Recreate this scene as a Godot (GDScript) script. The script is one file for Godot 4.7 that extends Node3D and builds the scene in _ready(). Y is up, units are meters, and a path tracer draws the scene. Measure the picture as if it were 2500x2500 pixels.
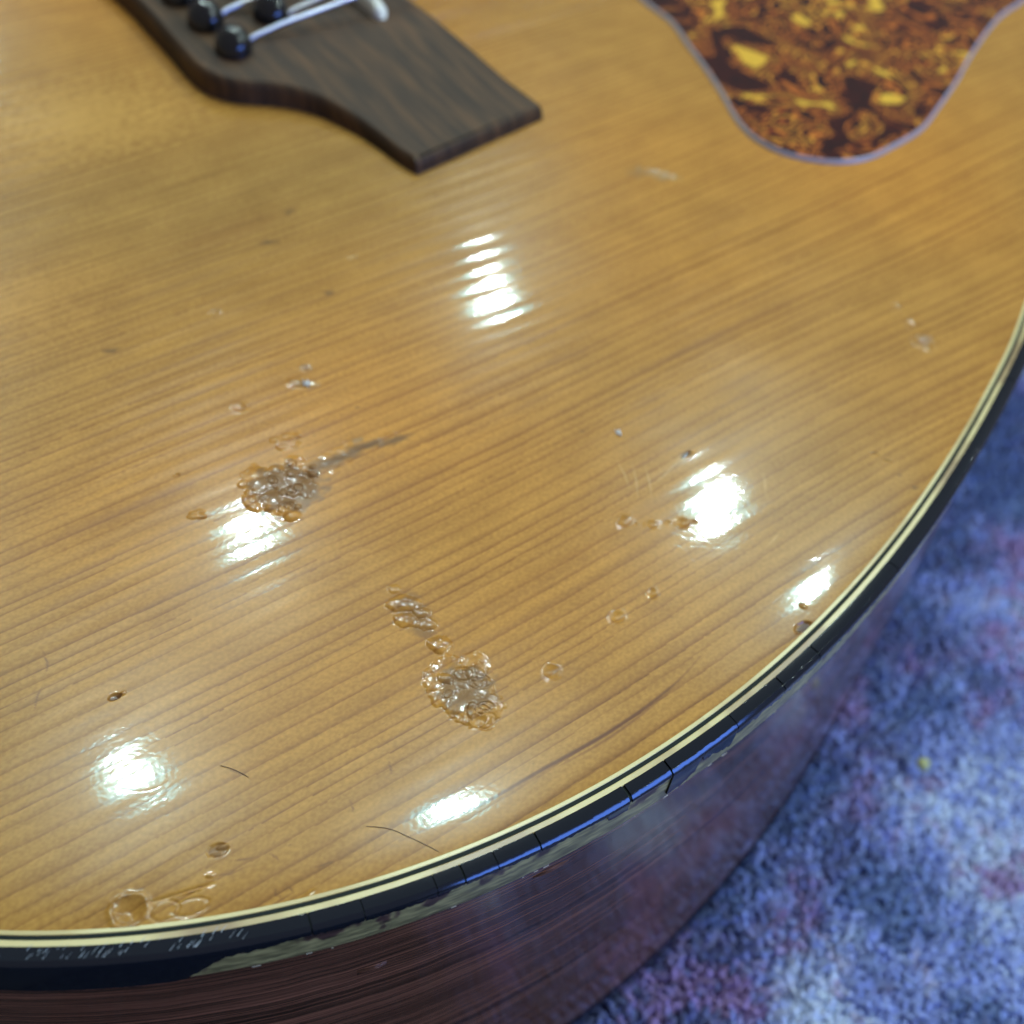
extends Node3D
# A worn twelve string guitar lying on a rug, seen close from above its treble side.
# Plan millimetres: x runs along the grain towards the neck, z across it towards the viewer, y up from the soundboard.

const TOP := 0.096              # soundboard height above the rug backing, metres
const CX := 95.0                # middle of the lower bout, plan millimetres
const CZ := -255.0
const WX := -20.0               # wood texture: origin and size in plan millimetres
const WZ := -300.0
const WW := 360.0
const WH := 270.0
const TW := 1600                # wood texture pixels
const TH := 1600

var guitar: Node3D
var rng := RandomNumberGenerator.new()
var nz_a: FastNoiseLite
var nz_b: FastNoiseLite
var nz_c: FastNoiseLite
var nz_d: FastNoiseLite
var rim_t := PackedFloat32Array()
var rim_r := PackedFloat32Array()
var M := {}
var dents: Array = []           # [kind, x, z, rx, rz, angle, height, group]
var buckets := {}
var marks: Array = []

# ---------------------------------------------------------------- helpers
class MB:
	var v := PackedVector3Array()
	var n := PackedVector3Array()
	var t := PackedVector2Array()
	var c := PackedColorArray()
	var i := PackedInt32Array()
	func vert(p: Vector3, nn: Vector3, uv := Vector2.ZERO) -> int:
		v.append(p); n.append(nn); t.append(uv)
		return v.size() - 1
	func tri(a: int, b: int, d: int) -> void:
		# front faces run clockwise: the cross product of the edges points away from the normal
		var f := (v[b] - v[a]).cross(v[d] - v[a])
		if f.dot(n[a] + n[b] + n[d]) > 0.0:
			i.append(a); i.append(d); i.append(b)
		else:
			i.append(a); i.append(b); i.append(d)
	func quad(a: int, b: int, d: int, e: int) -> void:
		tri(a, b, d); tri(a, d, e)
	func flat(p: Array, nn: Vector3) -> void:
		var k := []
		for q in p:
			k.append(vert(q, nn))
		for j in range(1, k.size() - 1):
			tri(k[0], k[j], k[j + 1])
	func mesh(m: Material) -> ArrayMesh:
		var a := []
		a.resize(Mesh.ARRAY_MAX)
		a[Mesh.ARRAY_VERTEX] = v; a[Mesh.ARRAY_NORMAL] = n; a[Mesh.ARRAY_TEX_UV] = t; a[Mesh.ARRAY_INDEX] = i
		if c.size() == v.size():
			a[Mesh.ARRAY_COLOR] = c
		var r := ArrayMesh.new()
		r.add_surface_from_arrays(Mesh.PRIMITIVE_TRIANGLES, a)
		r.surface_set_material(0, m)
		return r

func put(called: String, mb: MB, m: Material, parent: Node) -> MeshInstance3D:
	var o := MeshInstance3D.new()
	o.name = called
	o.mesh = mb.mesh(m)
	parent.add_child(o, true)
	return o

func tag(o: Node, label: String, category: String, group := "") -> void:
	o.set_meta("label", label)
	o.set_meta("category", category)
	if group:
		o.set_meta("group", group)

func G(x: float, z: float, y := 0.0) -> Vector3:      # plan millimetres to the guitar's own axes
	return Vector3((x - CX) * 0.001, TOP + y * 0.001, (z - CZ) * 0.001)

func W(x: float, z: float, y := 0.0) -> Vector3:      # plan millimetres to the world
	return Vector3(x * 0.001, TOP + y * 0.001, z * 0.001)

func lin(r: float, g: float, b: float) -> Color:      # linear base colour to the sRGB that albedo_color takes
	return Color(r, g, b).linear_to_srgb()

func mat(col: Color, rough: float, spec := 0.5, metal := 0.0) -> StandardMaterial3D:
	var m := StandardMaterial3D.new()
	m.albedo_color = col
	m.roughness = rough
	m.metallic_specular = spec
	m.metallic = metal
	return m

func noise(seed_: int, freq: float, octaves := 3, kind := FastNoiseLite.TYPE_SIMPLEX_SMOOTH) -> FastNoiseLite:
	var n := FastNoiseLite.new()
	n.seed = seed_
	n.noise_type = kind
	n.frequency = freq
	n.fractal_type = FastNoiseLite.FRACTAL_FBM if octaves > 1 else FastNoiseLite.FRACTAL_NONE
	n.fractal_octaves = octaves
	return n

func field(n: FastNoiseLite, w: int, h: int) -> PackedByteArray:
	return n.get_image(w, h, false, false, false).get_data()

func catmull(pts: Array, per: int, closed := false) -> PackedVector2Array:
	var out := PackedVector2Array()
	var k := pts.size()
	for a in (k if closed else k - 1):
		var p1: Vector2 = pts[a]
		var p2: Vector2 = pts[(a + 1) % k]
		var p0: Vector2 = pts[(a - 1 + k) % k] if closed or a > 0 else p1
		var p3: Vector2 = pts[(a + 2) % k] if closed or a < k - 2 else p2
		for j in per:
			out.append(p1.cubic_interpolate(p2, p0, p3, float(j) / per))
	if not closed:
		out.append(pts[k - 1])
	return out

# ---------------------------------------------------------------- outline of the body
func setup_rim() -> void:
	var deg := [-28.0]
	var half := []
	for d in [[-90, 176.5], [-75, 180], [-60, 187], [-45, 194.5], [-36, 198.5]]:
		half.append(d)
	for k in range(-28, 31, 2):
		var t := deg_to_rad(k)
		half.append([k, 204.54 - 10.687 * t - 9.225 * t * t + 53.48 * t * t * t])
	for d in [[36, 206.5], [43, 212], [50, 221], [56, 235], [61, 270], [66, 335], [71, 380], [79, 402], [90, 405]]:
		half.append(d)
	for h in half:
		rim_t.append(h[0]); rim_r.append(h[1])
	for k in range(half.size() - 2, 0, -1):
		rim_t.append(180.0 - half[k][0]); rim_r.append(half[k][1])
	var n := rim_t.size()
	deg = []

func rim(th: float) -> float:         # th in degrees, 0 towards the viewer, 90 towards the neck
	while th < -90.0: th += 360.0
	while th >= 270.0: th -= 360.0
	var n := rim_t.size()
	var lo := 0
	var hi := n
	while hi - lo > 1:
		var mid := (lo + hi) / 2
		if rim_t[mid] <= th: lo = mid
		else: hi = mid
	var i1 := (lo + 1) % n
	var t0 := rim_t[lo]
	var t1 := rim_t[i1] + (360.0 if i1 == 0 else 0.0)
	var ip := (lo - 1 + n) % n
	var tp := rim_t[ip] - (360.0 if ip > lo else 0.0)
	var inn := (i1 + 1) % n
	var tn := rim_t[inn] + (360.0 if inn < i1 or i1 == 0 else 0.0)
	var m0 := (rim_r[i1] - rim_r[ip]) / (t1 - tp)
	var m1 := (rim_r[inn] - rim_r[lo]) / (tn - t0)
	var w := t1 - t0
	var s := (th - t0) / w
	var s2 := s * s
	var s3 := s2 * s
	return (2*s3 - 3*s2 + 1) * rim_r[lo] + (s3 - 2*s2 + s) * w * m0 + (-2*s3 + 3*s2) * rim_r[i1] + (s3 - s2) * w * m1

func on_rim(th: float, off: float, y: float) -> Vector3:
	var r := rim(th) + off
	var a := deg_to_rad(th)
	return Vector3(sin(a) * r * 0.001, TOP + y * 0.001, cos(a) * r * 0.001)

func rim_out(th: float) -> Vector3:   # horizontal direction out of the body
	var d := on_rim(th + 0.2, 0, 0) - on_rim(th - 0.2, 0, 0)
	return Vector3(-d.z, 0, d.x).normalized() * (1.0 if Vector3(-d.z, 0, d.x).dot(on_rim(th, 0, 0) * Vector3(1, 0, 1)) > 0 else -1.0)

# profile: rows of [offset, y, normal out, normal up]; shape(th, row) may return a changed [offset, y]
func sweep(mb: MB, profile: Array, a: float, b: float, step: float, shape = null, caps := false) -> void:
	var n := maxi(1, int(ceil((b - a) / step)))
	var k := profile.size()
	var base := mb.v.size()
	for s in n + 1:
		var th := lerpf(a, b, float(s) / n)
		var o := rim_out(th)
		for j in k:
			var p: Array = profile[j]
			var q: Array = shape.call(th, j, p) if shape != null else p
			var nn: Vector3 = (o * p[2] + Vector3.UP * p[3]).normalized()
			mb.vert(on_rim(th, q[0], q[1]), nn, Vector2(th * 0.0175 * 0.2 * 8.0, q[1] * 0.01))
	for s in n:
		for j in k - 1:
			var e := base + s * k + j
			mb.quad(e, e + 1, e + k + 1, e + k)
	if caps:
		for s in [0, n]:
			var th := a if s == 0 else b
			var o := rim_out(th)
			var nn := o.cross(Vector3.UP) * (1.0 if s == 0 else -1.0)
			if nn.dot(on_rim(th + (-1.0 if s == 0 else 1.0), 0, 0) - on_rim(th, 0, 0)) < 0: nn = -nn
			var pts := []
			for j in k:
				pts.append(mb.v[base + s * k + j])
			mb.flat(pts, nn)

# ---------------------------------------------------------------- wear in the lacquer
func dent(kind: int, x: float, z: float, rx: float, rz: float, ang: float, h: float, group: String) -> void:
	var id := group
	if not group in ["blister_cluster", "scraped_streak", "blister_patch"]:
		id = ""
		for o in dents:
			if str(o[8]).get_slice("#", 0) == group and Vector2(x - o[1], z - o[2]).length() < maxf(rx, rz) + maxf(o[3], o[4]):
				id = o[8]
		if id == "": id = group + "#" + str(dents.size())
	var e := [kind, x, z, rx, rz, cos(ang), sin(ang), h, id]
	dents.append(e)
	var r := maxf(rx, rz) * 1.6
	for bx in range(int(floor((x - r) / 5.0)), int(floor((x + r) / 5.0)) + 1):
		for bz in range(int(floor((z - r) / 5.0)), int(floor((z + r) / 5.0)) + 1):
			var key := Vector2i(bx, bz)
			if not buckets.has(key): buckets[key] = []
			buckets[key].append(e)

func relief(list: Array, x: float, z: float) -> float:
	var up := 0.0
	var down := 0.0
	var bump := nz_d.get_noise_2d(x, z)
	for e in list:
		var dx: float = x - e[1]
		var dz: float = z - e[2]
		var u: float = (dx * e[5] + dz * e[6]) / e[3]
		var w: float = (-dx * e[6] + dz * e[5]) / e[4]
		var d2 := u * u + w * w
		if d2 > 2.6: continue
		d2 *= 1.0 + (0.55 if e[0] == 0 else 0.3) * bump
		match e[0]:
			0:   # blister: a lens that bulges
				if d2 < 1.0:
					up = maxf(up, e[7] * pow(1.0 - d2, 0.78))
			1:   # dent: a round hollow in a low lip
				var d := sqrt(d2)
				if d < 1.0:
					down = minf(down, -e[7] * (1.0 - d2) * (1.0 - d2) * 1.1)
				up += e[7] * 0.32 * exp(-pow((d - 1.05) / 0.16, 2.0))
			2:   # chip: a flat bottomed flake with a steep edge
				var d := sqrt(d2)
				down = minf(down, -e[7] * smoothstep(1.0, 0.72, d))
			3:   # ring: only a groove
				var d := sqrt(d2)
				down = minf(down, -e[7] * exp(-pow((d - 0.9) / 0.13, 2.0)))
			4:   # scratch: a groove along u
				if absf(u) < 1.0 and absf(w) < 1.4:
					down = minf(down, -e[7] * (1.0 - u * u) * exp(-w * w * 2.2))
	return up + down

func poly_fill(poly: PackedVector2Array, count: int, r0: float, r1: float, h: float, group: String, long_ := 1.0) -> void:
	var box := Rect2(poly[0], Vector2.ZERO)
	for p in poly: box = box.expand(p)
	var made := 0
	var tries := 0
	while made < count and tries < count * 12:
		tries += 1
		var p := Vector2(rng.randf_range(box.position.x, box.end.x), rng.randf_range(box.position.y, box.end.y))
		if not Geometry2D.is_point_in_polygon(p, poly): continue
		made += 1
		var r := lerpf(r0, r1, pow(rng.randf(), 1.8))
		dent(0, p.x, p.y, r * long_ * rng.randf_range(0.85, 1.3), r, rng.randf_range(-0.4, 0.5), h * rng.randf_range(0.5, 1.0) * sqrt(r / r1), group)

func ripple(x: float, z: float) -> Vector2:   # the small waviness of old lacquer, as slopes
	var s := Vector2.ZERO
	s.y += 0.0075 * nz_a.get_noise_2d(x * 0.05, z) + lerpf(0.0105, 0.004, smoothstep(-135.0, -100.0, z)) * sin(TAU * (z + 2.0 * nz_b.get_noise_2d(x * 0.3, z * 0.3)) / 3.5)
	s.y += 0.010 * nz_b.get_noise_2d(x, z)
	s.x += 0.007 * nz_b.get_noise_2d(x + 300.0, z + 90.0)
	var dx := x - CX
	var dz := z - CZ
	var r := sqrt(dx * dx + dz * dz)
	var inside := rim(rad_to_deg(atan2(dx, dz))) - 4.2 - r
	if inside < 10.0:
		var q := (10.0 - inside) / 10.0
		var k := 0.060 * q * q
		s += Vector2(dx, dz) / r * -k
	return s

# ---------------------------------------------------------------- textures
func wood_images() -> Array:
	var wander := noise(11, 0.006, 2)
	var wimg := field(wander, 200, 200)
	var mott := field(noise(12, 0.016, 4), TW, TH)
	var fine := field(noise(13, 0.24, 3), TW, TH)
	var sn := noise(14, 0.02, 3)
	var broad := field(noise(15, 0.012, 2), 200, 200)
	# streaks along the grain: noise squeezed in one direction
	var stk := noise(16, 0.09, 3).get_image(TW / 16, TH, false, false, false)
	stk.resize(TW, TH, Image.INTERPOLATE_CUBIC)
	var streak := stk.get_data()
	# the year rings: one profile across the grain
	var n := 8192
	var ring := PackedFloat32Array()
	ring.resize(n)
	rng.seed = 5
	var pos := 0.0
	var mm := 340.0
	while pos < mm:
		var zz := WZ - 20.0 + pos
		var w := lerpf(1.35, 2.5, smoothstep(-190.0, -55.0, zz)) * rng.randf_range(0.55, 1.45)
		var depth := rng.randf_range(0.45, 1.1)
		var sharp := rng.randf_range(3.0, 8.0)
		for k in range(int(pos / mm * n), mini(n, int((pos + w) / mm * n) + 1)):
			var f := clampf((float(k) / n * mm - pos) / w, 0.0, 1.0)
			ring[k] = depth * (0.5 * pow(f, sharp * 0.7) + 0.8 * pow(f, 12.0)) * smoothstep(1.0, 0.94, f)
		pos += w
	var data := PackedByteArray()
	data.resize(TW * TH * 3)
	var hd := PackedFloat32Array()
	hd.resize(TW * TH)
	var o := 0
	for y in TH:
		var z := WZ + WH * y / TH
		var ry := y * 200 / TH * 200
		for x in TW:
			var q := ry + x * 200 / TW
			var g := z + (wimg[q] - 128) * 0.045 + 20.0 - WZ
			# bilinear enough: the wander map is smooth and its steps are hidden by the fine noise
			g += (mott[o] - 128) * 0.0012
			var r := ring[clampi(int(g / mm * n), 0, n - 1)]
			var s := (streak[o] - 128) * 0.0078
			var m := (mott[o] - 128) * 0.0078
			var f := (fine[o] - 128) * 0.0078
			var b := (broad[q] - 128) * 0.0078
			var k := 1.0 + 0.13 * s + 0.10 * m + 0.20 * f + 0.16 * b
			var d := r * (0.88 + 0.3 * s)
			data[o * 3] = clampi(int((170.0 - 64.0 * d + 4.0 * b) * (0.45 + 0.55 * k)), 0, 255)
			data[o * 3 + 1] = clampi(int((122.0 - 60.0 * d - 7.0 * b) * (0.32 + 0.68 * k)), 0, 255)
			data[o * 3 + 2] = clampi(int((53.0 - 28.0 * d - 12.0 * b) * (0.1 + 0.9 * k)), 0, 255)
			hd[o] = 0.5 + 0.3 * f + 0.22 * s - 0.12 * r
			o += 1
	var img := Image.create_from_data(TW, TH, false, Image.FORMAT_RGB8, data)
	var him := Image.create_from_data(TW, TH, false, Image.FORMAT_RF, hd.to_byte_array())
	return [img, him]

func wood_uv(x: float, z: float) -> Vector2:
	return Vector2((x - WX) / WW, (z - WZ) / WH)

func paint_spot(img: Image, x: float, z: float, rx: float, rz: float, ang: float, col: Color, alpha: float, soft := 0.5, rough := 0.0) -> void:
	var r := maxf(rx, rz) * 1.2
	var ca := cos(ang)
	var sa := sin(ang)
	for py in range(maxi(0, int((z - r - WZ) / WH * TH)), mini(TH, int((z + r - WZ) / WH * TH) + 2)):
		for px in range(maxi(0, int((x - r - WX) / WW * TW)), mini(TW, int((x + r - WX) / WW * TW) + 2)):
			var dx := WX + WW * px / TW - x
			var dz := WZ + WH * py / TH - z
			var u := (dx * ca + dz * sa) / rx
			var w := (-dx * sa + dz * ca) / rz
			var d := sqrt(u * u + w * w)
			if rough > 0.0: d += rough * nz_c.get_noise_2d(px * 1.0, py * 1.0)
			var a := alpha * smoothstep(1.0, 1.0 - soft, d)
			if a > 0.0: img.set_pixel(px, py, img.get_pixel(px, py).lerp(col, a))

func line(img: Image, pts: PackedVector2Array, w: float, col: Color, alpha: float, taper := true) -> void:
	for k in pts.size() - 1:
		var a := pts[k]
		var b := pts[k + 1]
		var n := maxi(1, int(a.distance_to(b) / 0.12))
		for j in n:
			var p := a.lerp(b, float(j) / n)
			var f := (k + float(j) / n) / (pts.size() - 1)
			var t := sin(PI * clampf(f, 0.03, 0.97)) if taper else 1.0
			paint_spot(img, p.x, p.y, w * (0.4 + 0.6 * t), w * (0.4 + 0.6 * t), 0, col, alpha * (0.35 + 0.65 * t) * 0.5, 0.8)

func score(h: Image, a: Vector2, b: Vector2, bend: float, depth: float) -> void:   # a hairline scratch in the relief
	var n := int(a.distance_to(b) / 0.11)
	var across := (b - a).orthogonal().normalized()
	for j in n:
		var f := float(j) / n
		var p := a.lerp(b, f) + across * bend * 4.0 * f * (1.0 - f)
		var px := int((p.x - WX) / WW * TW)
		var py := int((p.y - WZ) / WH * TH)
		if px > 0 and py > 0 and px < TW and py < TH:
			var c := h.get_pixel(px, py)
			h.set_pixel(px, py, Color(c.r - depth * sin(PI * f), 0, 0))

# ---------------------------------------------------------------- build
func _ready() -> void:
	# camera
	var cam := Camera3D.new()
	cam.name = "camera"
	var lens := CameraAttributesPhysical.new()
	lens.frustum_focal_length = 31.68
	lens.frustum_focus_distance = 0.176
	lens.exposure_aperture = 11.5
	lens.frustum_near = 0.01
	lens.frustum_far = 60.0
	cam.attributes = lens
	cam.transform = Transform3D(Basis(Vector3(0.79387, 0.10981, 0.59809), Vector3(0.39342, 0.65723, -0.64286), Vector3(-0.46367, 0.74565, 0.47855)), Vector3(0, TOP + 0.15274, 0))
	cam.fov = 41.5
	cam.near = 0.01
	cam.far = 60.0
	add_child(cam)
	# surroundings: a plain dim room all round, and lamps
	var env := Environment.new()
	env.background_mode = Environment.BG_COLOR
	env.background_color = lin(0.52, 0.50, 0.47)
	env.background_energy_multiplier = 0.5
	env.tonemap_mode = Environment.TONE_MAPPER_LINEAR
	env.tonemap_exposure = 0.91
	env.sdfgi_enabled = true
	env.ssao_enabled = true
	env.ssil_enabled = true
	var we := WorldEnvironment.new()
	we.name = "surroundings"
	we.environment = env
	add_child(we)
	var blue := AreaLight3D.new()  # soft blue light low in front, its source unseen
	blue.name = "blue_front_light"
	blue.area_size = Vector2(1.4, 0.34)
	blue.light_color = Color(0.36, 0.55, 1.0)
	blue.light_energy = 3.6
	blue.area_range = 8.0
	blue.shadow_enabled = true
	blue.transform = Transform3D(Basis(), Vector3(0.85, 0.80, 1.95)).looking_at(Vector3(0.12, 0.1, -0.05))
	add_child(blue)
	lamps()
	# shared helpers
	rng.seed = 20
	nz_a = noise(31, 0.42, 2)
	nz_b = noise(32, 0.035, 2)
	nz_c = noise(33, 0.09, 2)
	nz_d = noise(34, 0.42, 3)
	setup_rim()
	rug()
	guitar = Node3D.new()
	guitar.name = "acoustic_guitar"
	guitar.position = Vector3(CX * 0.001, 0, CZ * 0.001)
	add_child(guitar)
	tag(guitar, "worn honey coloured twelve string acoustic guitar with dark bound edge lying on the blue rug", "guitar")
	wear()
	materials()
	soundboard()
	edges()
	body()
	bridge()
	pickguard()
	small_things()

func lamps() -> void:
	var spots := [
		[1.764, -2.015, "ceiling lamp whose striped reflection lies just below the bridge tip"],
		[1.750, -1.186, "ceiling lamp whose round reflection lies among the scratches at the right"],
		[1.748, -0.770, "ceiling lamp whose long reflection touches the binding at the right"],
		[0.842, -1.620, "ceiling lamp whose reflection meets the big blister at the left"],
		[0.820, -0.805, "ceiling lamp whose reflection lies by the binding at the bottom middle"],
		[0.396, -1.249, "ceiling lamp whose squarish reflection lies at the lower left"],
		[0.240, -1.980, "ceiling lamp whose faint glow lies at the left edge halfway down"],
		[0.560, -2.720, "ceiling lamp whose faint glow lies at the left edge above the middle"],
		[1.060, -3.600, "ceiling lamp whose pale sheen lies in the top left corner"],
		[1.760, 0.350, "added unseen lamp brightening the rug, right of the viewer"],  # this and the next three are added out of view to brighten the rug
		[1.300, 1.250, "added unseen lamp for the rug and side, behind the viewer towards the guitar neck"],
		[2.700, -0.350, "added unseen lamp brightening the rug beside the guitar waist"],
		[2.700, 0.900, "added unseen lamp brightening the rug, far right behind the viewer"]]
	var glow := mat(lin(0.9, 0.95, 0.95), 0.5)
	glow.emission_enabled = true
	glow.emission = Color(0.45, 0.95, 1.0)
	glow.emission_energy_multiplier = 20.0
	var white := mat(lin(0.75, 0.75, 0.75), 0.4)
	for s in spots:
		var t := Node3D.new()
		t.name = "ceiling_lamp"
		t.position = Vector3(s[0], TOP + 2.02, s[1])
		add_child(t, true)
		tag(t, s[2], "ceiling lamp", "ceiling lamps above the guitar")
		var mb := MB.new()
		lathe(mb, [[0.072, 0.004, 0, -1], [0.085, 0.0, 0, -1], [0.104, 0.003, 0.7, -0.7], [0.106, 0.012, 1, 0], [0.106, 0.045, 1, 0], [0.0, 0.046, 0, 1]], 40)
		put("housing", mb, white, t)
		mb = MB.new()
		lathe(mb, [[0.0, 0.004, 0, -1], [0.04, 0.0045, 0, -1], [0.074, 0.006, 0.2, -1]], 40)
		put("diffuser", mb, glow, t)
		var l := SpotLight3D.new()
		l.name = "lamp_light"
		l.light_color = Color(0.93, 1.0, 0.98)
		l.light_energy = 1.0 if s[1] < -0.5 else 2.1  # the added front lamps burn brighter to lift the rug
		l.light_size = 0.023
		l.spot_angle = 80.0
		l.spot_range = 12.0
		l.spot_attenuation = 2.0
		l.shadow_enabled = true
		l.rotation_degrees.x = -90
		l.position.y = -0.003
		t.add_child(l)

func lathe(mb: MB, prof: Array, n: int, at := Vector3.ZERO, uv := false) -> void:
	var base := mb.v.size()
	var k := prof.size()
	for s in n + 1:
		var a := TAU * s / n
		for p in prof:
			mb.vert(at + Vector3(cos(a) * p[0], p[1], sin(a) * p[0]), Vector3(cos(a) * p[2], p[3], sin(a) * p[2]).normalized(), Vector2(a, p[1]))
	for s in n:
		for j in k - 1:
			var e := base + s * k + j
			mb.quad(e, e + 1, e + k + 1, e + k)

func tube(mb: MB, pts: Array, r: float, sides := 8, taper := false) -> void:
	var base := mb.v.size()
	var n := pts.size()
	for k in n:
		var d: Vector3 = (pts[mini(k + 1, n - 1)] - pts[maxi(k - 1, 0)]).normalized()
		var a := d.cross(Vector3.UP if absf(d.y) < 0.9 else Vector3.RIGHT).normalized()
		var b := a.cross(d)
		var rr := r * (sin(PI * clampf((k + 0.3) / (n - 0.4), 0.0, 1.0)) * 0.7 + 0.3 if taper else 1.0)
		for j in sides:
			var q := TAU * j / sides
			var nn := a * cos(q) + b * sin(q)
			mb.vert(pts[k] + nn * rr, nn, Vector2(float(k) / n, float(j) / sides))
	for k in n - 1:
		for j in sides:
			var e := base + k * sides
			mb.quad(e + j, e + (j + 1) % sides, e + sides + (j + 1) % sides, e + sides + j)

func wear() -> void:
	rng.seed = 77
	var c1 := PackedVector2Array([Vector2(63.7, -123.9), Vector2(65.1, -124.9), Vector2(66.8, -124.8), Vector2(68.8, -124.5), Vector2(70.2, -123.9), Vector2(72.1, -125.3), Vector2(73.5, -125.7), Vector2(74.7, -124.7), Vector2(75.0, -123.2), Vector2(75.1, -121.3), Vector2(74.7, -120.3), Vector2(72.5, -118.5), Vector2(70.3, -118.4), Vector2(68.5, -118.0), Vector2(68.8, -116.3), Vector2(68.6, -115.3), Vector2(67.5, -115.0), Vector2(66.1, -114.7), Vector2(65.0, -115.4), Vector2(63.9, -116.1), Vector2(63.2, -117.9), Vector2(62.7, -120.0)])
	poly_fill(c1, 20, 1.2, 2.3, 0.34, "blister_cluster")
	poly_fill(c1, 34, 0.35, 0.8, 0.42, "blister_cluster")
	for k in 12:
		var q := c1[rng.randi() % c1.size()].lerp(Vector2(69.0, -120.5), rng.randf_range(0.1, 0.8))
		dent(3, q.x, q.y, rng.randf_range(0.5, 1.3), rng.randf_range(0.4, 0.9), rng.randf_range(-1, 1), 0.2, "blister_cluster")
	dent(0, 66.5, -114.6, 1.25, 1.25, 0, 0.42, "blister_cluster")
	for p in [[74.2, -129.1, 0.9], [75.5, -128.3, 0.8], [72.7, -127.4, 1.0], [74.4, -126.8, 0.8], [72.3, -129.3, 0.7], [73.6, -128.0, 1.3]]:
		dent(0, p[0], p[1], p[2] * 1.25, p[2] * 0.75, 0.2, 0.22, "blister")
	var tl := PackedVector2Array([Vector2(75.6, -121.6), Vector2(77.7, -122.9), Vector2(80.7, -123.3), Vector2(82.8, -124.0), Vector2(84.5, -123.0), Vector2(84.9, -121.8), Vector2(89.1, -120.9), Vector2(90.2, -119.3), Vector2(87.0, -119.5), Vector2(81.1, -119.5), Vector2(76.4, -119.3), Vector2(73.4, -118.9)])
	poly_fill(tl, 30, 0.4, 0.9, 0.05, "scraped_streak", 2.4)
	var m := PackedVector2Array([Vector2(66.3, -79.6), Vector2(67.3, -79.9), Vector2(69.2, -80.5), Vector2(70.6, -80.5), Vector2(72.7, -80.3), Vector2(74.0, -79.5), Vector2(74.1, -78.3), Vector2(74.2, -77.3), Vector2(73.3, -75.6), Vector2(71.5, -73.5), Vector2(71.0, -71.6), Vector2(70.0, -70.0), Vector2(68.2, -70.5), Vector2(67.6, -72.4), Vector2(66.7, -73.7), Vector2(66.8, -74.9), Vector2(66.1, -76.4), Vector2(66.5, -77.6)])
	poly_fill(m, 11, 1.6, 2.8, 0.34, "blister_patch")
	poly_fill(m, 9, 0.4, 0.9, 0.36, "blister_patch")
	for k in 9:
		var q := m[rng.randi() % m.size()].lerp(Vector2(70.5, -76.2), rng.randf_range(0.0, 0.8))
		dent(3, q.x, q.y, rng.randf_range(0.7, 1.8), rng.randf_range(0.6, 1.3), rng.randf_range(-1, 1), rng.randf_range(0.05, 0.14), "blister_patch")
	dent(0, 68.9, -78.6, 1.7, 1.0, 0.5, 0.5, "blister_patch")
	dent(0, 72.6, -77.2, 1.5, 1.6, 0.3, 0.46, "blister_patch")
	dent(0, 69.4, -73.2, 1.1, 1.0, 0, 0.45, "blister_patch")
	dent(1, 68.9, -70.9, 1.15, 1.0, 0, 0.26, "blister_patch")
	dent(3, 69.6, -70.2, 1.5, 1.2, 0, 0.10, "blister_patch")
	for p in [[71.7, -95.1, 1.0, 0.85, 0.2], [71.2, -92.5, 2.1, 1.6, 0.36], [72.2, -91.8, 1.5, 1.3, 0.3], [69.9, -89.8, 1.7, 1.4, 0.32], [72.5, -89.6, 1.3, 1.05, 0.34], [72.2, -87.6, 1.6, 1.2, 0.24], [71.0, -88.4, 0.9, 0.8, 0.2], [71.6, -83.8, 1.9, 1.35, 0.34], [71.2, -83.2, 1.0, 0.8, 0.38]]:
		dent(0, p[0], p[1], p[2], p[3], rng.randf_range(-0.2, 0.6), p[4], "blister_trail")
	for p in [[95.9, -74.0, 1.25], [103.1, -74.6, 0.95], [82.1, -71.7, 1.35], [108.7, -87.5, 1.25], [116.2, -82.4, 1.1], [71.2, -138.2, 1.2], [107.0, -161.6, 0.7]]:
		dent(1, p[0], p[1], p[2], p[2] * 0.85, rng.randf_range(-0.5, 0.5), 0.17, "dent")
	dent(1, 183.5, -91.7, 1.9, 2.1, 0.3, 0.22, "dent")
	dent(1, 184.8, -96.3, 1.1, 1.0, 0.3, 0.07, "dent")
	dent(1, 186.0, -101.0, 1.1, 1.2, 0.3, 0.06, "dent")
	for p in [[114.4, -83.7, 0.35], [111.9, -84.7, 0.8], [118.0, -81.6, 0.35], [109.8, -86.2, 0.3]]:
		dent(1, p[0], p[1], p[2] * 1.3, p[2], 0.4, 0.12, "dent")
	dent(2, 126.5, -93.1, 1.5, 0.45, -0.15, 0.25, "nick")
	dent(0, 127.0, -92.5, 1.3, 0.35, -0.15, 0.12, "nick")
	dent(2, 118.1, -57.95, 1.7, 0.95, 0.1, 0.35, "chip")
	dent(0, 116.8, -57.6, 0.5, 0.25, 0.1, 0.25, "chip")
	dent(0, 120.8, -60.6, 0.55, 0.5, 0, 0.3, "blister")
	for p in [[54.2, -121.9], [55.3, -121.2], [54.7, -122.3], [55.6, -122.2]]:
		dent(0, p[0], p[1], 0.85, 0.45, 0.5, 0.2, "blister")
	dent(2, 56.1, -130.4, 0.5, 0.35, 0.2, 0.2, "nick")
	dent(2, 78.7, -160.1, 1.4, 0.7, -0.1, 0.2, "nick")
	dent(0, 79.6, -159.9, 0.7, 0.5, -0.1, 0.25, "nick")
	dent(1, 82.4, -137.9, 2.4, 0.9, 0.6, 0.16, "dent")
	dent(1, 84.8, -141.0, 0.8, 0.8, 0, 0.12, "dent")
	for p in [[154.0, -76.8], [154.6, -74.4]]:
		dent(2, p[0], p[1], 0.8, 0.45, 0.7, 0.16, "nick")
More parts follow.
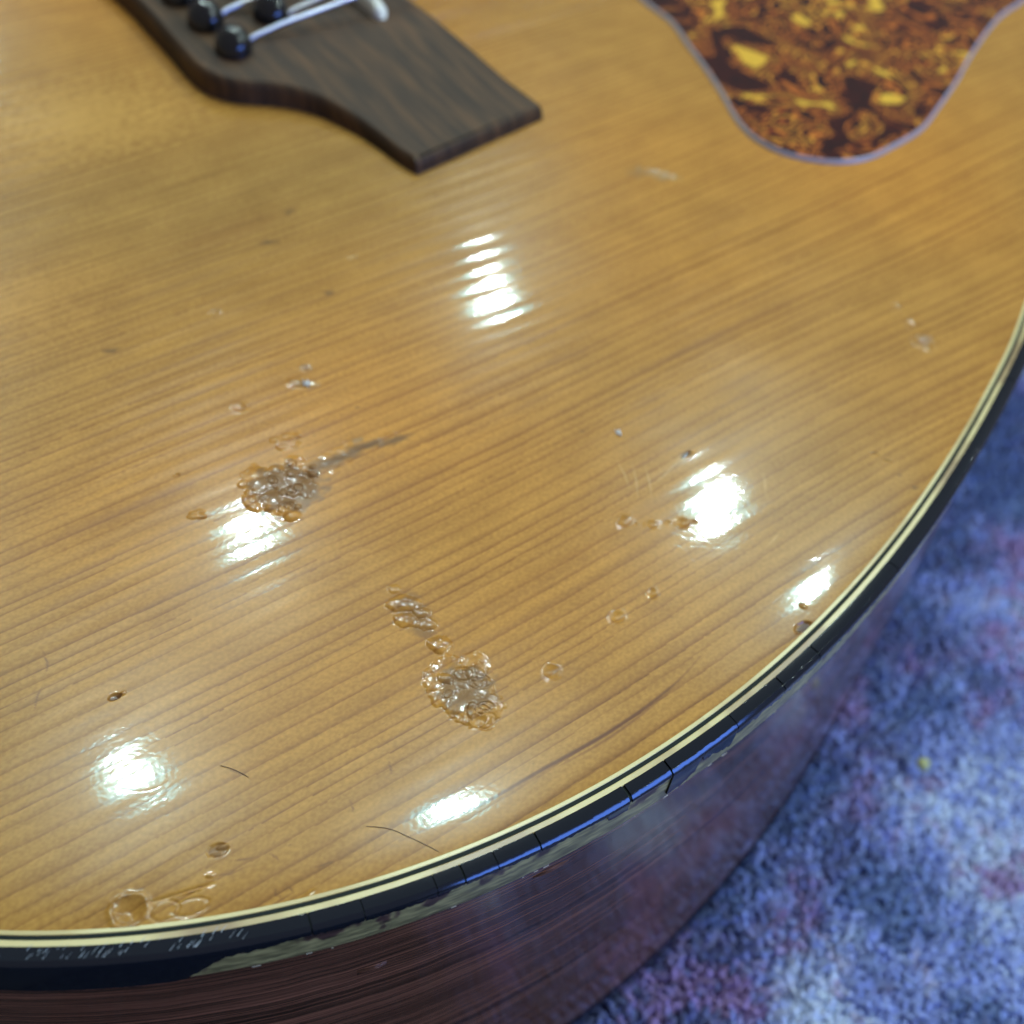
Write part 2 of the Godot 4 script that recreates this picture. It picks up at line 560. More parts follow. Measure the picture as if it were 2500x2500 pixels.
	dent(2, 31.1, -99.7, 1.0, 0.5, 0.1, 0.26, "chip")
	dent(0, 32.0, -99.6, 0.7, 0.35, 0.1, 0.14, "chip")
	dent(2, 31.4, -73.2, 1.55, 1.0, 0.15, 0.22, "chip")
	dent(0, 30.9, -72.9, 0.8, 0.4, 0.15, 0.3, "chip")
	dent(0, 32.2, -73.3, 0.8, 0.35, 0.35, 0.28, "chip")
	dent(1, 19.3, -72.2, 2.1, 1.9, 0, 0.45, "dent")
	dent(3, 19.1, -71.9, 1.5, 1.3, 0, 0.10, "dent")
	dent(3, 22.7, -69.9, 1.9, 1.3, 0.2, 0.09, "scraped_groove")
	dent(3, 25.4, -68.6, 2.2, 1.1, 0.2, 0.07, "scraped_groove")
	dent(4, 25.0, -70.8, 4.4, 0.30, 0.27, 0.22, "scraped_groove")
	dent(0, 26.2, -70.3, 2.4, 0.22, 0.27, 0.16, "scraped_groove")
	dent(0, 29.1, -70.8, 0.6, 0.35, 0.3, 0.2, "scraped_groove")
	dent(2, 174.0, -154.0, 3.4, 1.4, 0.9, 0.12, "scuff")
	dent(4, 36.0, -62.2, 2.6, 0.25, -0.1, 0.16, "scraped_groove")

func materials() -> void:
	rng.seed = 9
	var im := wood_images()
	var img: Image = im[0]
	var him: Image = im[1]
	var dark := Color(0.34, 0.24, 0.15)
	var brown := Color(0.42, 0.27, 0.16)
	for q in [[96.0, -117.5, 22.0, 1.5, 0.22], [112.0, -122.0, 18.0, 2.2, 0.16], [60.0, -104.0, 20.0, 1.4, 0.16], [150.0, -112.0, 26.0, 1.6, 0.18], [92.0, -178.0, 16.0, 4.0, 0.2], [132.0, -150.0, 24.0, 3.0, 0.15], [170.0, -80.0, 22.0, 1.3, 0.2], [86.0, -85.0, 22.0, 1.2, 0.18], [46.0, -128.0, 18.0, 3.0, 0.2]]:
		paint_spot(img, q[0], q[1], q[2], q[3], 0.0, Color(0.46, 0.28, 0.12), q[4], 0.9, 0.5)
	paint_spot(img, 84.0, -222.0, 30.0, 18.0, 0.2, Color(0.84, 0.66, 0.34), 0.4, 0.9, 0.6)  # upper left sheen painted into the wood colour as two paler patches
	paint_spot(img, 48.0, -178.0, 22.0, 14.0, 0.2, Color(0.82, 0.62, 0.33), 0.25, 0.9, 0.6)
	# old dirt, scrapes and the open crack: marks of their own shape
	for k in 9:
		paint_spot(img, 75.0 + k * 1.75, -120.9 + 0.16 * k + rng.randf_range(-0.5, 0.5) - (0.9 if k > 3 and k < 7 else 0.0), 3.0, 1.7 - 0.1 * k, 0.14, Color(0.40, 0.29, 0.19), 0.5, 0.7, 0.25)
	paint_spot(img, 83.0, -122.9, 1.6, 0.9, 0.2, Color(0.50, 0.42, 0.36), 0.5, 0.7, 0.4)
	paint_spot(img, 68.8, -119.8, 6.5, 5.4, 0.5, Color(0.43, 0.31, 0.20), 0.7, 0.35, 0.3)
	paint_spot(img, 70.3, -75.8, 4.8, 4.6, 0.5, Color(0.45, 0.34, 0.23), 0.7, 0.4, 0.3)
	paint_spot(img, 71.6, -89.5, 2.6, 6.2, 0.1, Color(0.45, 0.32, 0.20), 0.55, 0.6, 0.4)
	paint_spot(img, 82.4, -137.9, 3.0, 1.2, 0.6, Color(0.48, 0.38, 0.26), 0.5, 0.7)
	paint_spot(img, 84.8, -141.0, 1.3, 1.2, 0.0, dark, 0.4, 0.9)
	paint_spot(img, 118.1, -57.95, 1.5, 0.85, 0.1, Color(0.26, 0.14, 0.09), 0.9, 0.4, 0.3)
	paint_spot(img, 126.4, -93.2, 1.4, 0.4, -0.15, Color(0.15, 0.1, 0.1), 0.9, 0.4)
	paint_spot(img, 183.5, -91.7, 1.7, 1.9, 0.3, Color(0.55, 0.42, 0.33), 0.6, 0.4, 0.4)
	paint_spot(img, 174.0, -154.0, 5.2, 1.8, 0.9, Color(0.62, 0.55, 0.48), 0.55, 0.8, 0.7)
	paint_spot(img, 170.0, -156.5, 3.0, 2.4, 0.4, Color(0.5, 0.4, 0.3), 0.35, 0.9, 0.5)
	paint_spot(img, 31.1, -99.7, 1.0, 0.5, 0.1, Color(0.25, 0.15, 0.1), 0.7, 0.5, 0.4)
	paint_spot(img, 31.4, -73.2, 1.5, 0.95, 0.15, Color(0.45, 0.33, 0.22), 0.6, 0.4, 0.4)
	for p in [[153.9, -71.3, 0.5], [154.1, -68.0, 0.8], [115.0, -106.0, 0.5], [98.0, -155.0, 1.2], [96.0, -172.0, 1.6], [104.0, -178.0, 1.4], [60.0, -160.0, 1.5], [87.0, -129.0, 0.5]]:
		paint_spot(img, p[0], p[1], p[2] * 1.3, p[2] * 0.7, 0.2, dark, 0.55, 0.8, 0.5)
	line(img, catmull([Vector2(101.5, -62.4), Vector2(97.0, -61.2), Vector2(93.1, -60.6), Vector2(88.0, -60.1), Vector2(82.1, -59.9), Vector2(76.0, -60.1), Vector2(70.0, -60.4), Vector2(62.2, -60.6), Vector2(56.0, -61.4), Vector2(50.0, -62.2)], 5), 0.42, Color(0.36, 0.20, 0.12), 0.75)
	line(img, catmull([Vector2(96.0, -60.6), Vector2(88.0, -59.6), Vector2(80.0, -59.2), Vector2(72.0, -59.7)], 4), 0.3, Color(0.42, 0.25, 0.15), 0.5)
	for l in [[26.4, -111.5, 26.0, -109.0, 25.2, -107.8], [24.0, -106.3, 22.8, -105.1, 21.4, -103.0], [37.4, -83.1, 38.6, -81.4, 39.4, -80.0], [32.0, -71.2, 33.2, -70.6, 35.0, -69.8], [36.2, -69.6, 36.6, -68.8, 36.7, -68.0], [29.5, -70.6, 31.0, -69.8, 33.0, -69.6], [32.0, -63.6, 34.0, -63.6, 36.2, -63.6], [34.6, -65.4, 34.2, -64.6, 34.6, -63.6], [35.7, -64.8, 36.0, -64.2, 36.0, -63.6], [39.6, -65.0, 41.0, -64.6, 42.4, -64.4], [55.5, -72.5, 55.0, -71.2, 54.6, -70.4], [48.2, -70.3, 48.0, -69.2, 47.6, -68.6]]:
		line(img, PackedVector2Array([Vector2(l[0], l[1]), Vector2(l[2], l[3]), Vector2(l[4], l[5])]), 0.2, brown, 0.95)
	for e in dents:    # dark outlines of the steep walls, shade painted as rings in the wood colour
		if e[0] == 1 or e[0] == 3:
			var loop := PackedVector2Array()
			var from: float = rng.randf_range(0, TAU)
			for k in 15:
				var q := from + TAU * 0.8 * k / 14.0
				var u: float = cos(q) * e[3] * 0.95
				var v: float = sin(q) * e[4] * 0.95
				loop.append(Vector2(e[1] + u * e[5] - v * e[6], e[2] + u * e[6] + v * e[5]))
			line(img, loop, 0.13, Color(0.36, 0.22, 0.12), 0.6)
	for k in 420:      # pores and specks
		paint_spot(img, rng.randf_range(0, 330), rng.randf_range(-300, -48), rng.randf_range(0.12, 0.3), rng.randf_range(0.1, 0.2), 0, dark, rng.randf_range(0.15, 0.5), 0.8)
	# bright hairlines where the lacquer is cut
	for l in [[134.7, -83.9, 131.2, -79.6], [115.8, -98.4, 113.5, -92.0], [117.6, -96.5, 113.0, -89.5], [119.0, -95.0, 115.0, -88.5], [124.0, -92.6, 117.5, -91.0], [127.5, -84.0, 124.8, -81.6], [128.0, -73.0, 124.0, -72.0]]:
		line(img, PackedVector2Array([Vector2(l[0], l[1]), Vector2((l[0] + l[2]) / 2 + 0.3, (l[1] + l[3]) / 2), Vector2(l[2], l[3])]), 0.19, Color(0.86, 0.72, 0.48), 0.9)
	for k in 900:
		var a := Vector2(rng.randf_range(0, 320), rng.randf_range(-290, -50))
		var d := rng.randf_range(-PI, PI)
		score(him, a, a + Vector2(cos(d), sin(d)) * rng.randf_range(2.0, 14.0), rng.randf_range(-0.8, 0.8), rng.randf_range(0.03, 0.16))
	for k in 260:
		var c: Vector2 = [Vector2(118, -92), Vector2(128, -68), Vector2(66, -112), Vector2(34, -86), Vector2(120, -84)][k % 5]
		var a := c + Vector2(rng.randfn(0, 6), rng.randfn(0, 5))
		var d := rng.randfn(0.9, 0.5)
		score(him, a, a + Vector2(cos(d), sin(d)) * rng.randf_range(2.0, 9.0), rng.randf_range(-1.2, 0.4), rng.randf_range(0.06, 0.26))
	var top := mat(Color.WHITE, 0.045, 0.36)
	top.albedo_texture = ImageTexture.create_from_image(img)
	top.heightmap_enabled = true
	top.heightmap_texture = ImageTexture.create_from_image(him)
	top.heightmap_scale = 0.0008
	top.clearcoat_enabled = true
	top.clearcoat = 0.43
	top.clearcoat_roughness = 0.24
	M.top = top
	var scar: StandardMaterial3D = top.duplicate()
	scar.metallic_specular = 0.33
	scar.roughness = 0.07
	M.scar = scar
	M.cream = strip_material(Color(0.80, 0.75, 0.53), Color(0.72, 0.64, 0.42), 46)
	M.aged = strip_material(Color(0.78, 0.72, 0.50), Color(0.56, 0.46, 0.30), 47)
	M.black = mat(lin(0.008, 0.011, 0.017), 0.10, 0.42)
	M.groove = mat(lin(0.005, 0.010, 0.010), 0.5, 0.25)
	M.core = core_material()
	M.side = side_material()
	M.bridge = bridge_material()
	M.pin = mat(lin(0.008, 0.008, 0.01), 0.12)
	M.bone = mat(lin(0.72, 0.72, 0.66), 0.3)
	M.steel = mat(lin(0.62, 0.62, 0.64), 0.3, 0.5, 0.9)

func strip_material(clean: Color, soiled: Color, seed_: int) -> StandardMaterial3D:   # cream plastic, browned in places
	var w := 2048
	var b := field(noise(seed_, 0.0022, 4), w, 8)
	var img := Image.create(w, 8, false, Image.FORMAT_RGB8)
	for y in 8:
		for x in w:
			img.set_pixel(x, y, clean.lerp(soiled, smoothstep(-0.1, 0.45, (b[y * w + x] - 128) / 128.0)))
	var m := mat(Color.WHITE, 0.28)
	m.albedo_texture = ImageTexture.create_from_image(img)
	m.uv1_scale = Vector3(0.9, 1, 1)
	return m

func core_material() -> StandardMaterial3D:
	var w := 2048
	var h := 64
	var st := noise(44, 0.10, 3).get_image(w / 8, h, false, false, false)
	st.resize(w, h, Image.INTERPOLATE_CUBIC)
	var a := st.get_data()
	var b := field(noise(45, 0.010, 4), w, h)
	var data := PackedByteArray()
	data.resize(w * h * 3)
	for o in w * h:
		var v := float(o / w) / h          # 0 at the bottom row of the texture, 1 at the top edge of the binding
		var k := 1.0 + (a[o] - 128) * 0.0035
		var dirt := smoothstep(0.12, 0.42, (b[o] - 128) / 128.0 + 0.5 * smoothstep(0.45, 0.1, absf(v - 0.25)) - 0.22)
		data[o * 3] = clampi(int(lerpf(146, 74, dirt) * k), 0, 255)
		data[o * 3 + 1] = clampi(int(lerpf(138, 54, dirt) * k), 0, 255)
		data[o * 3 + 2] = clampi(int(lerpf(86, 46, dirt) * k), 0, 255)
	var m := mat(Color.WHITE, 0.35)
	m.albedo_texture = ImageTexture.create_from_image(Image.create_from_data(w, h, false, Image.FORMAT_RGB8, data))
	m.uv1_scale = Vector3(0.9, -13.6, 1)
	return m

func side_material() -> StandardMaterial3D:
	var w := 1024
	var h := 1024
	var st := noise(41, 0.16, 4).get_image(w / 16, h, false, false, false)
	st.resize(w, h, Image.INTERPOLATE_CUBIC)
	var a := st.get_data()
	var b := field(noise(42, 0.03, 3), w, h)
	var c := field(noise(43, 0.4, 2), w, h)
	var data := PackedByteArray()
	data.resize(w * h * 3)
	for o in w * h:
		var k := 1.0 + (a[o] - 128) * 0.0055 + (b[o] - 128) * 0.003 + (c[o] - 128) * 0.0016
		data[o * 3] = clampi(int(100 * k), 0, 255)
		data[o * 3 + 1] = clampi(int(66 * k), 0, 255)
		data[o * 3 + 2] = clampi(int(47 * k), 0, 255)
	var m := mat(Color.WHITE, 0.10)
	m.uv1_scale = Vector3(0.07, 1.08, 1)
	m.albedo_texture = ImageTexture.create_from_image(Image.create_from_data(w, h, false, Image.FORMAT_RGB8, data))
	return m

func bridge_material() -> StandardMaterial3D:
	var w := 512
	var h := 512
	var st := noise(51, 0.10, 4).get_image(w, h / 16, false, false, false)
	st.resize(w, h, Image.INTERPOLATE_CUBIC)
	var a := st.get_data()
	var bi := noise(52, 0.03, 3).get_image(w, h / 8, false, false, false)
	bi.resize(w, h, Image.INTERPOLATE_CUBIC)
	var b := bi.get_data()
	var c := field(noise(53, 0.3, 2), w, h)
	var data := PackedByteArray()
	data.resize(w * h * 3)
	for o in w * h:
		var s := (a[o] - 128) * 0.0078
		var k := 1.0 + s * 0.16 + (b[o] - 128) * 0.0016 + (c[o] - 128) * 0.002
		var t := clampf(0.5 + s * 0.5 + (b[o] - 128) * 0.006, 0, 1)
		data[o * 3] = clampi(int(lerpf(66, 77, t) * k), 0, 255)
		data[o * 3 + 1] = clampi(int(lerpf(53, 57, t) * k), 0, 255)
		data[o * 3 + 2] = clampi(int(lerpf(43, 40, t) * k), 0, 255)
	var m := mat(Color.WHITE, 0.46, 0.26)
	m.albedo_texture = ImageTexture.create_from_image(Image.create_from_data(w, h, false, Image.FORMAT_RGB8, data))
	return m

func clamp_plan(x: float, z: float) -> Vector2:
	var d := Vector2(x - CX, z - CZ)
	var r := d.length()
	var lim := rim(rad_to_deg(atan2(d.x, d.y))) - 4.15
	if r > lim: d *= lim / r
	return Vector2(CX, CZ) + d

func soundboard() -> void:
	var mb := MB.new()
	var parts := {}
	for cz in range(-97, -9):
		for cx in range(-17, 102):
			var mid := Vector2(cx * 5.0 + 2.5, cz * 5.0 + 2.5)
			var d := mid - Vector2(CX, CZ)
			var lim := rim(rad_to_deg(atan2(d.x, d.y))) - 4.15
			if d.length() > lim + 5.0: continue
			var edge := d.length() > lim - 5.0
			var key := Vector2i(cx, cz)
			if buckets.has(key):
				dent_cell(mb, parts, cx, cz, buckets[key], edge)
				continue
			var seen := cx > -2 and cx < 66 and cz > -58
			var nx := 3 if seen else 1
			var nzz := 12 if seen else 1
			var base := mb.v.size()
			for j in nzz + 1:
				for k in nx + 1:
					var x := cx * 5.0 + 5.0 * k / nx
					var z := cz * 5.0 + 5.0 * j / nzz
					if edge:
						var c := clamp_plan(x, z)
						x = c.x; z = c.y
					var s := ripple(x, z) if seen else Vector2.ZERO
					mb.vert(G(x, z), Vector3(-s.x, 1, -s.y).normalized(), wood_uv(x, z))
			for j in nzz:
				for k in nx:
					var e := base + j * (nx + 1) + k
					mb.quad(e, e + 1, e + nx + 2, e + nx + 1)
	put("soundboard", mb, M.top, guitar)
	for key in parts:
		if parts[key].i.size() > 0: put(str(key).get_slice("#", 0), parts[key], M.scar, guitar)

func dent_cell(mb: MB, parts: Dictionary, cx: int, cz: int, list: Array, edge: bool) -> void:
	var n := 40
	var st := 5.0 / n
	var hs := PackedFloat32Array()
	hs.resize((n + 3) * (n + 3))
	for j in n + 3:
		for k in n + 3:
			hs[j * (n + 3) + k] = relief(list, cx * 5.0 + (k - 1) * st, cz * 5.0 + (j - 1) * st)
	var own := {}
	for e in list: own[e[8]] = null
	for id in own:
		if not parts.has(id): parts[id] = MB.new()
		var f := PackedInt32Array()
		f.resize((n + 1) * (n + 1)); f.fill(-1)
		own[id] = f
	var ia := PackedInt32Array()
	ia.resize((n + 1) * (n + 1)); ia.fill(-1)
	var r00 := ripple(cx * 5.0, cz * 5.0)
	for j in n:
		for k in n:
			var a := (j + 1) * (n + 3) + k + 1
			var live := absf(hs[a]) + absf(hs[a + 1]) + absf(hs[a + n + 3]) + absf(hs[a + n + 4]) > 0.003
			var who := ""
			if live:
				var near := 1e9
				for e in list:
					var dd: float = Vector2(e[1] - cx * 5.0 - (k + 0.5) * st, e[2] - cz * 5.0 - (j + 0.5) * st).length() - maxf(e[3], e[4])
					if dd < near:
						near = dd; who = e[8]
			var to: MB = parts[who] if live else mb
			var ids: PackedInt32Array = own[who] if live else ia
			var q := []
			for c in [[0, 0], [1, 0], [1, 1], [0, 1]]:
				var kk: int = k + c[0]
				var jj: int = j + c[1]
				var id := jj * (n + 1) + kk
				if ids[id] < 0:
					var x := cx * 5.0 + kk * st
					var z := cz * 5.0 + jj * st
					var b := (jj + 1) * (n + 3) + kk + 1
					var sx := (hs[b + 1] - hs[b - 1]) / (2.0 * st)
					var sz := (hs[b + n + 3] - hs[b - n - 3]) / (2.0 * st)
					if edge:
						var cc := clamp_plan(x, z)
						x = cc.x; z = cc.y
					var s := ripple(x, z) + Vector2(sx, sz)
					ids[id] = to.vert(G(x, z, hs[b]), Vector3(-s.x, 1, -s.y).normalized(), wood_uv(x, z))
					if live: own[who] = ids
					else: ia = ids
				q.append(ids[id])
			to.quad(q[0], q[1], q[2], q[3])

func edges() -> void:
	var all := [-90.0, 270.0]
	var mb := MB.new()
	sweep(mb, [[-4.22, -0.3, -1, 0], [-4.22, 0.02, -0.7, 0.7], [-4.12, 0.045, 0, 1], [-3.74, 0.045, 0, 1], [-3.66, 0.02, 0.7, 0.7], [-3.64, -0.3, 1, 0]], all[0], all[1], 0.5)
	put("inner_purfling", mb, M.cream, guitar)
	mb = MB.new()
	sweep(mb, [[-3.65, -0.06, 0, 1], [-3.03, -0.06, 0, 1]], all[0], all[1], 0.5)
	put("black_purfling", mb, M.groove, guitar)
	mb = MB.new()
	var wob := noise(61, 0.9, 2)
	sweep(mb, [[-3.06, -0.3, -1, 0], [-3.04, 0.02, -0.7, 0.7], [-2.94, 0.04, 0, 1], [-2.30, 0.02, 0, 1], [-2.20, -0.2, 1, 0]], all[0], all[1], 0.25,
		func(th: float, j: int, p: Array) -> Array: return [p[0] + (0.05 * wob.get_noise_1d(th) if j == 3 else 0.0), p[1] + 0.03 * wob.get_noise_1d(th * 2.0 + 50.0)])
	put("outer_purfling", mb, M.aged, guitar)
	# the pale core that shows where the black has flaked away
	mb = MB.new()
	var rough := noise(62, 1.4, 3)
	var core := func(th: float, j: int, p: Array) -> Array:
		var k := 0.10 * rough.get_noise_1d(th * 1.5 + j * 31.0)
		return [p[0] + (k if j > 1 else 0.0), p[1] + (k * 1.6 if j > 3 else 0.0)]
	sweep(mb, [[-2.3, -0.35, 0, 1], [-0.5, -0.35, 0.4, 0.9], [-0.30, -0.6, 1, 0.1], [-0.28, -3.6, 1, 0], [-0.30, -6.9, 1, -0.1], [-0.42, -7.3, 0.4, -0.9], [-2.3, -7.35, 0, -1]], -60, 60, 0.12, core)
	sweep(mb, [[-2.3, -0.35, 0, 1], [-0.3, -0.35, 1, 0.1], [-0.3, -7.3, 1, -0.1], [-2.3, -7.35, 0, -1]], 60, 300, 1.0)
	put("binding_core", mb, M.core, guitar)
	mb = MB.new()
	sweep(mb, [[-2.28, -0.30, 0, 1], [-0.45, -0.30, 0.2, 1], [-0.2, -0.55, 1, 0.2], [-0.2, -1.2, 1, 0]], -60, 60, 0.5)
	put("dark_crack_floor", mb, M.groove, guitar)  # black layer added so the cracks between binding pieces come out dark
	# chips of glue along the lower edge of the binding
	mb = MB.new()
	rng.seed = 63
	for k in 16:
		var th := rng.randf_range(-19.0, 9.0)
		var l := rng.randf_range(0.04, 0.3)
		var y := -7.2 + rng.randf_range(-0.15, 0.2)
		sweep(mb, [[-0.30, y + rng.randf_range(0.05, 0.2), 0.4, 0.9], [-0.2, y, 1, 0.2], [-0.30, y - 0.1, 0.4, -0.9]], th, th + l, 0.2)
	var glue := put("glue_crumbs", mb, mat(lin(0.34, 0.31, 0.20), 0.25), guitar)
	glue.set_meta("kind", "stuff")
	# black binding, broken by cracks into pieces
	var cuts := [-90.0, -60.0, -40.0, -16.81, -15.02, -12.44, -11.41, -10.15, -8.47, -4.56, -2.57, 0.93, 3.77, 6.13, 12.56, 27.96, 45.0, 80.0, 130.0, 180.0, 220.0, 270.0]
	var gaps := {-16.81: 0.05, -15.02: 0.03, -12.44: 0.03, -11.41: 0.06, -10.15: 0.03, -8.47: 0.06, -4.56: 0.13, -2.57: 0.07, 0.93: 0.04, 3.77: 0.06, 6.13: 0.06, 12.56: 0.05, 27.96: 0.04}
	var jag := noise(64, 1.6, 5)
	for k in cuts.size() - 1:
		var a: float = cuts[k] + 0.55 * gaps.get(cuts[k], 0.0)
		var b: float = cuts[k + 1] - 0.55 * gaps.get(cuts[k + 1], 0.0)
		var lift := rng.randf_range(-0.04, 0.05)
		var fine := a > -41.0 and b < 46.0
		mb = MB.new()
		var skin := func(th: float, j: int, p: Array) -> Array:
			var y: float = p[1]
			var low := skin_depth(th, jag)
			if j >= 8: y = -low + (0.0 if j == 8 else -0.03 if j == 9 else 0.0)
			elif j == 7: y = maxf(p[1], -low + 0.12)
			var off: float = p[0] + lift * (1.0 if j > 2 else 0.4)
			if j == 4: off += 0.16 * jag.get_noise_1d(th * 1.7 + 200.0)
			elif j == 5: y += 0.22 * jag.get_noise_1d(th * 2.6 + 300.0)
			if j >= 8: off += 0.05 * jag.get_noise_1d(th * 3.0 + 90.0)
			return [off, y + lift * (0.6 if j < 4 else 0.0)]
		sweep(mb, [[-2.32, -0.3, -1, 0], [-2.30, 0.0, -0.6, 0.8], [-2.2, 0.03, 0.04, 1], [-0.66, -0.03, 0.10, 1], [-0.60, -0.06, 0.66, 0.75], [-0.10, -0.48, 0.735, 0.68], [0.0, -0.62, 0.97, 0.25], [0.02, -0.9, 1, 0], [0.0, -7.2, 1, -0.1], [-0.1, -7.25, 0.3, -0.95], [-0.3, -7.25, -1, 0]], a, b, 0.10 if fine else 1.0, skin, true)
		put("binding_piece", mb, M.black, guitar)
	# scuffs on the binding at the lower left
	rng.seed = 65
	mb = MB.new()
	for k in 60:
		var th := rng.randf_range(-28.0, -19.0)
		var off := rng.randf_range(-2.2, -0.7) if k % 3 else rng.randf_range(-0.9, -0.7)
		var l := rng.randf_range(0.3, 1.3)
		var p := on_rim(th, off, 0.045)
		var dir := Vector3(0.92, 0, -0.4)
		var sd := dir.cross(Vector3.UP) * rng.randf_range(0.000015, 0.00005)
		var q := p + dir * l * 0.001
		mb.flat([p - sd, q - sd * 0.3, q + sd * 0.3, p + sd], Vector3.UP)
	var sc := put("scuff_marks", mb, mat(lin(0.20, 0.25, 0.34), 0.3), guitar)
	sc.set_meta("kind", "stuff")

func skin_depth(th: float, jag: FastNoiseLite) -> float:
	if th < -21.4 or th > 45.0: return 7.2
	var n := jag.get_noise_1d(th * 2.2)
	var low := 1.15 + 0.5 * n
	if th < -16.8: low = lerpf(7.2, 2.6, smoothstep(-21.4, -19.4, th)) - 1.1 * smoothstep(-20.0, -16.8, th) + 0.5 * n
	elif th < -12.0: low = 1.7 + 0.6 * n
	elif th > -2.6 and th < -1.15: low = 5.6 + 0.4 * n - 1.2 * smoothstep(-1.9, -1.2, th)
	elif th > -0.9 and th < 0.9: low = 3.4 + 0.8 * n + th * 1.2
	elif th > 0.93 and th < 6.2: low = 1.9 + 1.1 * n
	elif th >= 6.2: low = 1.5 + 0.9 * n
	if th > -5.6 and th < -4.6: low = 2.6 + 0.4 * n
	return clampf(low, 0.75, 7.2)

func body() -> void:
	var mb := MB.new()
	var wav := noise(71, 0.35, 2)
	var rows := []
	for k in 15:
		rows.append([-0.45, lerpf(-7.2, -92.0, k / 14.0), 1, 0.0])
	sweep(mb, rows, -60, 60, 0.25, func(th: float, j: int, p: Array) -> Array: return [p[0] + 0.12 * wav.get_noise_2d(th, p[1] * 0.12), p[1]])
	sweep(mb, [rows[0], rows[14]], 60, 300, 1.0)
	put("side", mb, M.side, guitar)
	mb = MB.new()
	sweep(mb, [[-0.4, -86.0, 1, 0.2], [0.0, -87.0, 1, 0], [0.0, -92.0, 1, -0.3], [-1.2, -93.0, 0, -1], [-60.0, -93.4, 0, -1]], -90, 270, 1.0)
	put("back_binding", mb, M.black, guitar)
	mb = MB.new()
	var c := mb.vert(Vector3(0.0, 0.0022, 0.0), Vector3.DOWN)
	var prev := -1
	for k in 121:
		var id := mb.vert(on_rim(-90.0 + k * 3.0, -50.0, -93.4), Vector3.DOWN)
		if prev >= 0: mb.tri(c, prev, id)
		prev = id
	put("back", mb, M.side, guitar)
	# a knock in the lacquer of the side, and two small scrapes
	for p in [[-14.6, -17.5, 0.55, 0.9, "side_dent"], [-7.6, -9.4, 0.8, 0.25, "side_scrape"], [-23.0, -30.0, 0.8, 0.3, "side_scrape"]]:
		mb = MB.new()
		var n := 10
		for j in n + 1:
			for k in n + 1:
				var u := 2.0 * k / n - 1.0
				var v := 2.0 * j / n - 1.0
				var d := u * u + v * v
				var h := 0.28 * maxf(0.0, 1.0 - d) * (0.6 + 0.8 * rng.randf())
				var o := rim_out(p[0])
				var nn := (o + (Vector3.UP * v - o.cross(Vector3.UP) * u) * 0.7 * rng.randf_range(0.2, 1.5)).normalized()
				mb.vert(on_rim(p[0] + u * p[2], -0.43 + h, p[1] + v * p[3]), nn, Vector2(0.3 + 0.01 * k, 0.01 * j))
		for j in n:
			for k in n:
				var e := j * (n + 1) + k
				mb.quad(e, e + 1, e + n + 2, e + n + 1)
		put(p[4], mb, M.side, guitar)

func bridge_height(z: float) -> float:
	var d := absf(z + 252.0)
	return 2.9 + 2.0 * smoothstep(70.0, 34.0, d)

